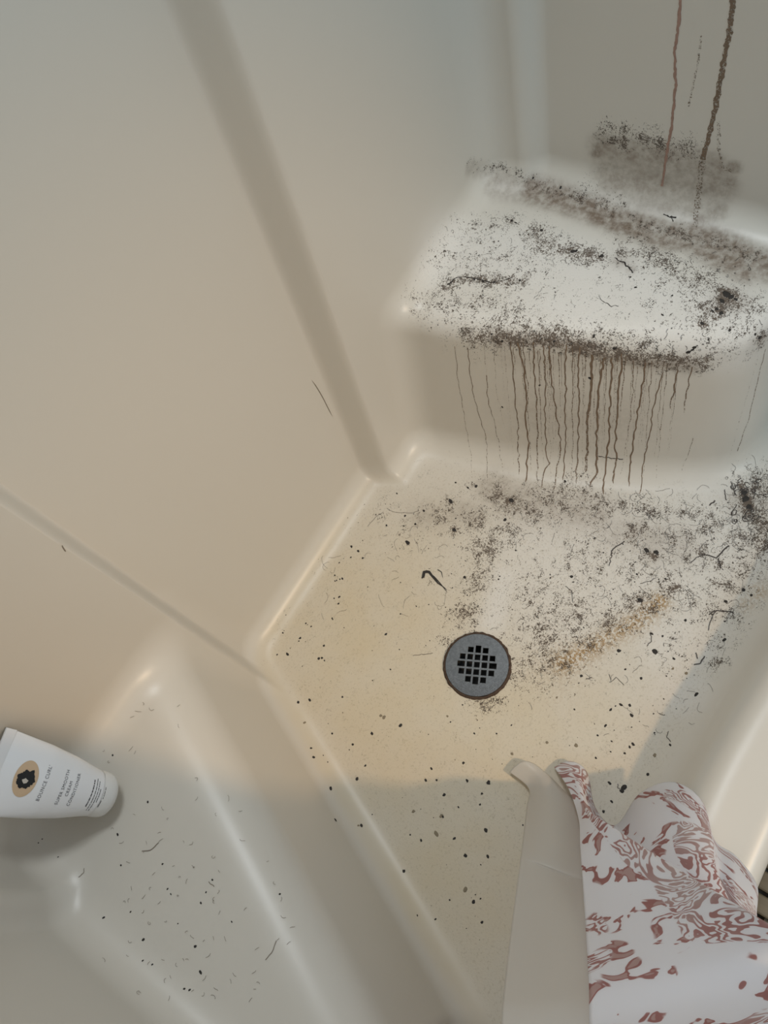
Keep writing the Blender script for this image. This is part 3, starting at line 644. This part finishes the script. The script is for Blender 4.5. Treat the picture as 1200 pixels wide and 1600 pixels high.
rows = [
 A([(866,1199,.010),(884,1190,.014),(905,1194,.020),(919,1212,.018),(930,1262,.012),(962,1290,.010),(1000,1240,.030),(1050,1222,.070),(1096,1250,.100),(1116,1312,.108),(1150,1338,.115),(1182,1382,.115),(1181,1425,.10)]),
 A([(888,1232,.050),(900,1228,.056),(909,1232,.060),(915,1245,.060),(940,1280,.050),(968,1302,.060),(1008,1270,.095),(1056,1258,.130),(1104,1284,.150),(1119,1332,.145),(1150,1356,.160),(1182,1396,.160),(1180,1436,.145)]),
 A([(904,1278,.120),(910,1272,.125),(915,1268,.128),(922,1268,.125),(950,1310,.085),(980,1322,.11),(1022,1304,.150),(1066,1296,.175),(1110,1315,.185),(1122,1350,.170),(1150,1378,.20),(1178,1410,.20),(1184,1448,.18)]),
 A([(907,1325,.210),(925,1312,.218),(945,1304,.220),(968,1300,.205),(985,1345,.13),(1005,1355,.16),(1042,1345,.195),(1078,1342,.215),(1114,1352,.22),(1126,1376,.20),(1150,1402,.235),(1174,1428,.24),(1192,1462,.22)]),
 A([(914,1430,0.328),(965,1408,0.338),(1022,1390,0.338),(1088,1376,0.315),(1090,1410,0.264),(1102,1424,0.264),(1122,1430,0.277),(1140,1432,0.286),(1158,1440,0.290),(1168,1450,0.286),(1180,1456,0.296),(1195,1466,0.296),(1215,1486,0.290)]),
 A([(920,1530,0.456),(1010,1512,0.469),(1110,1488,0.469),(1228,1464,0.446),(1236,1500,0.392),(1244,1510,0.392),(1254,1520,0.405),(1262,1525,0.411),(1270,1530,0.418),(1280,1538,0.411),(1290,1545,0.424),(1305,1555,0.424),(1325,1570,0.418)]),
 A([(930,1680,0.584),(1060,1660,0.597),(1220,1630,0.597),(1400,1600,0.571),(1410,1640,0.533),(1425,1655,0.533),(1440,1665,0.546),(1455,1670,0.552),(1470,1680,0.552),(1480,1690,0.546),(1495,1700,0.552),(1510,1710,0.552),(1530,1720,0.546)]),
 [np.array([x, y, 1.2]) for x, y in [(.075,.075),(.065,.11),(.05,.14),(.03,.165),(.05,.19),(.07,.18),(.06,.21),(.07,.225),(.085,.21),(.09,.225),(.10,.24),(.12,.225),(.13,.25)]],
 [np.array([x, .15 + .025 * (-1) ** i, 1.9]) for i, x in enumerate(np.linspace(.06, .30, 13))]]
# the rest of the gathered curtain carries on along the kerb to the near end wall
EXT = [(-.06, .205), (-.03, .165), (.02, .205), (.06, .165), (.10, .205), (.14, .165), (.19, .20), (.24, .165), (.30, .19)]
for r in rows:
    z = float(r[-1][2]); k = min(max((z - .10) / .8, 0), 1)
    for i, (x, y) in enumerate(EXT):
        w = (i + 1) / len(EXT); x0 = max(x, float(r[12][0]) + 0.02 * (i + 1)); r.append(np.array([x0, y + 0.01 * k, max(z, .108) if z < .3 else z]))
def curtain_mat():
    t = NT('printed_curtain'); uv = t.coord('UV')
    mp = t.n('ShaderNodeMapping'); t.l(uv, mp.inputs[0]); mp.inputs['Location'].default_value = (0.13, 0.41, 0)
    c = mp.outputs[0]
    big = t.noise(c, 7.5, 1.5, 0.5, 0.3)
    sw = t.noise(c, 13, 2.5, 0.55, 1.6)
    rings = t.math('SINE', t.math('MULTIPLY', sw, 78.0))
    region = t.ramp(t.math('ADD', big, t.math('MULTIPLY', t.attr('scroll'), 0.30)), 0.585, 0.61)
    line = t.math('MULTIPLY', t.ramp(rings, -0.15, 0.25), region)
    blot = t.noise(c, 30, 2.0, 0.5, 1.2)
    mot = t.math('MULTIPLY', t.ramp(blot, 0.555, 0.575), t.math('SUBTRACT', 1.0, region))
    sel = t.ramp(t.noise(c, 15, 1), 0.45, 0.48)
    inn = t.math('MULTIPLY', t.ramp(blot, 0.62, 0.64), 0.6)
    rose = t.mix(t.noise(c, 25, 2), (0.44, 0.185, 0.170), (0.55, 0.285, 0.255))
    pale = t.mix(t.noise(c, 40, 2), (0.66, 0.50, 0.47), (0.57, 0.41, 0.385))
    col = t.mix(t.math('MULTIPLY', line, 0.9), (0.93, 0.93, 0.95), t.mix(t.ramp(t.noise(c, 11, 2), .42, .58), rose, pale))
    col = t.mix(t.math('MULTIPLY', t.math('MULTIPLY', mot, sel), 0.95), col, rose)
    col = t.mix(t.math('MULTIPLY', t.math('MULTIPLY', inn, sel), t.math('SUBTRACT', 1.0, region)), col, (0.72, 0.60, 0.57))
    t.set(Base_Color=col, Roughness=0.75)
    tr = t.n('ShaderNodeBsdfTranslucent'); t.l(col, tr.inputs[0]); mx = t.n('ShaderNodeMixShader'); mx.inputs[0].default_value = 0.55
    t.l(t.b.outputs[0], mx.inputs[1]); t.l(tr.outputs[0], mx.inputs[2]); t.l(mx.outputs[0], t.out.inputs[0])
    return t.m
sheet('shower_curtain', rows, 150, 300, curtain_mat(), 'white fabric shower curtain with rose red scroll print', 'shower curtain')
def liner_mat():
    t = NT('frosted_liner'); c = t.coord()
    t.set(Base_Color=(0.80, 0.77, 0.72), Roughness=0.35)
    tr = t.n('ShaderNodeBsdfTranslucent'); tr.inputs[0].default_value = (0.82, 0.79, 0.74, 1)
    tp = t.n('ShaderNodeBsdfTransparent'); tp.inputs[0].default_value = (0.9, 0.88, 0.85, 1)
    mx = t.n('ShaderNodeMixShader'); mx.inputs[0].default_value = 0.55; t.l(t.b.outputs[0], mx.inputs[1]); t.l(tr.outputs[0], mx.inputs[2])
    m2 = t.n('ShaderNodeMixShader'); m2.inputs[0].default_value = 0.10; t.l(mx.outputs[0], m2.inputs[1]); t.l(tp.outputs[0], m2.inputs[2]); t.l(m2.outputs[0], t.out.inputs[0])
    return t.m
lrows = [
 A([(796,1206,0.012),(806,1196,0.014),(818,1189,0.016),(834,1193,0.014),(850,1205,0.010)]),
 A([(826,1232,0.020),(836,1222,0.022),(846,1216,0.024),(858,1216,0.022),(872,1226,0.018)]),
 A([(823,1262,0.060),(842,1256,0.064),(862,1256,0.068),(886,1264,0.064),(912,1276,0.056)]),
 A([(815,1330,0.170),(838,1336,0.182),(862,1344,0.186),(890,1354,0.180),(922,1362,0.165)]),
 A([(812,1352,0.200),(838,1358,0.203),(862,1366,0.204),(890,1376,0.200),(925,1384,0.190)]),
 A([(800,1440,0.302),(832,1446,0.309),(866,1446,0.312),(900,1446,0.309),(935,1450,0.299)]),
 A([(786,1560,0.430),(826,1562,0.437),(868,1560,0.440),(910,1558,0.437),(945,1556,0.427)]),
 A([(772,1700,0.558),(818,1704,0.565),(868,1702,0.568),(915,1700,0.565),(960,1690,0.555)]),
 [np.array([x, y, 1.2]) for x, y in [(.12,.02),(.112,.035),(.105,.045),(.095,.055),(.085,.065)]],
 [np.array([x, y, 1.9]) for x, y in [(.24,.10),(.19,.112),(.14,.10),(.09,.112),(.05,.10)]]]
sheet('curtain_liner', lrows, 120, 40, liner_mat(), 'plain frosted grey curtain liner hanging inside the shower', 'curtain liner', thick=0.0005)

# ------------------------------------------------------------------ slatted mat outside
def mat_():
    e = empty('bath_mat', (-0.1, 0.36, -0.06)); tag(e, 'brown wooden slatted bath mat outside the kerb', 'bath mat')
    t = NT('mat_wood'); c = t.coord(); mp = t.n('ShaderNodeMapping'); t.l(c, mp.inputs[0]); mp.inputs['Scale'].default_value = (8, 1, 8)
    t.set(Base_Color=t.mix(t.noise(mp.outputs[0], 18, 4), (0.11, 0.085, 0.05), (0.20, 0.155, 0.095)), Roughness=0.5)
    bm = bmesh.new(); bmesh.ops.create_cube(bm, size=1.0); bmesh.ops.scale(bm, vec=(0.0245, 0.30, 0.014), verts=bm.verts); bmesh.ops.bevel(bm, geom=list(bm.edges), offset=0.002, segments=1, affect='EDGES')
    me = bpy.data.meshes.new('slat'); bm.to_mesh(me); bm.free(); me.materials.append(t.m)
    for i in range(20):
        s = bpy.data.objects.new('slat', me); C.objects.link(s); s.parent = e; s.location = (-0.285 + 0.030 * i, 0, 0.021)
    bm = bmesh.new(); bmesh.ops.create_cube(bm, size=1.0); bmesh.ops.scale(bm, vec=(0.60, 0.03, 0.014), verts=bm.verts); me2 = bpy.data.meshes.new('runner'); bm.to_mesh(me2); bm.free(); me2.materials.append(t.m)
    for y in (-0.11, 0.11):
        s = bpy.data.objects.new('runner', me2); C.objects.link(s); s.parent = e; s.location = (0, y, 0.007)
mat_()
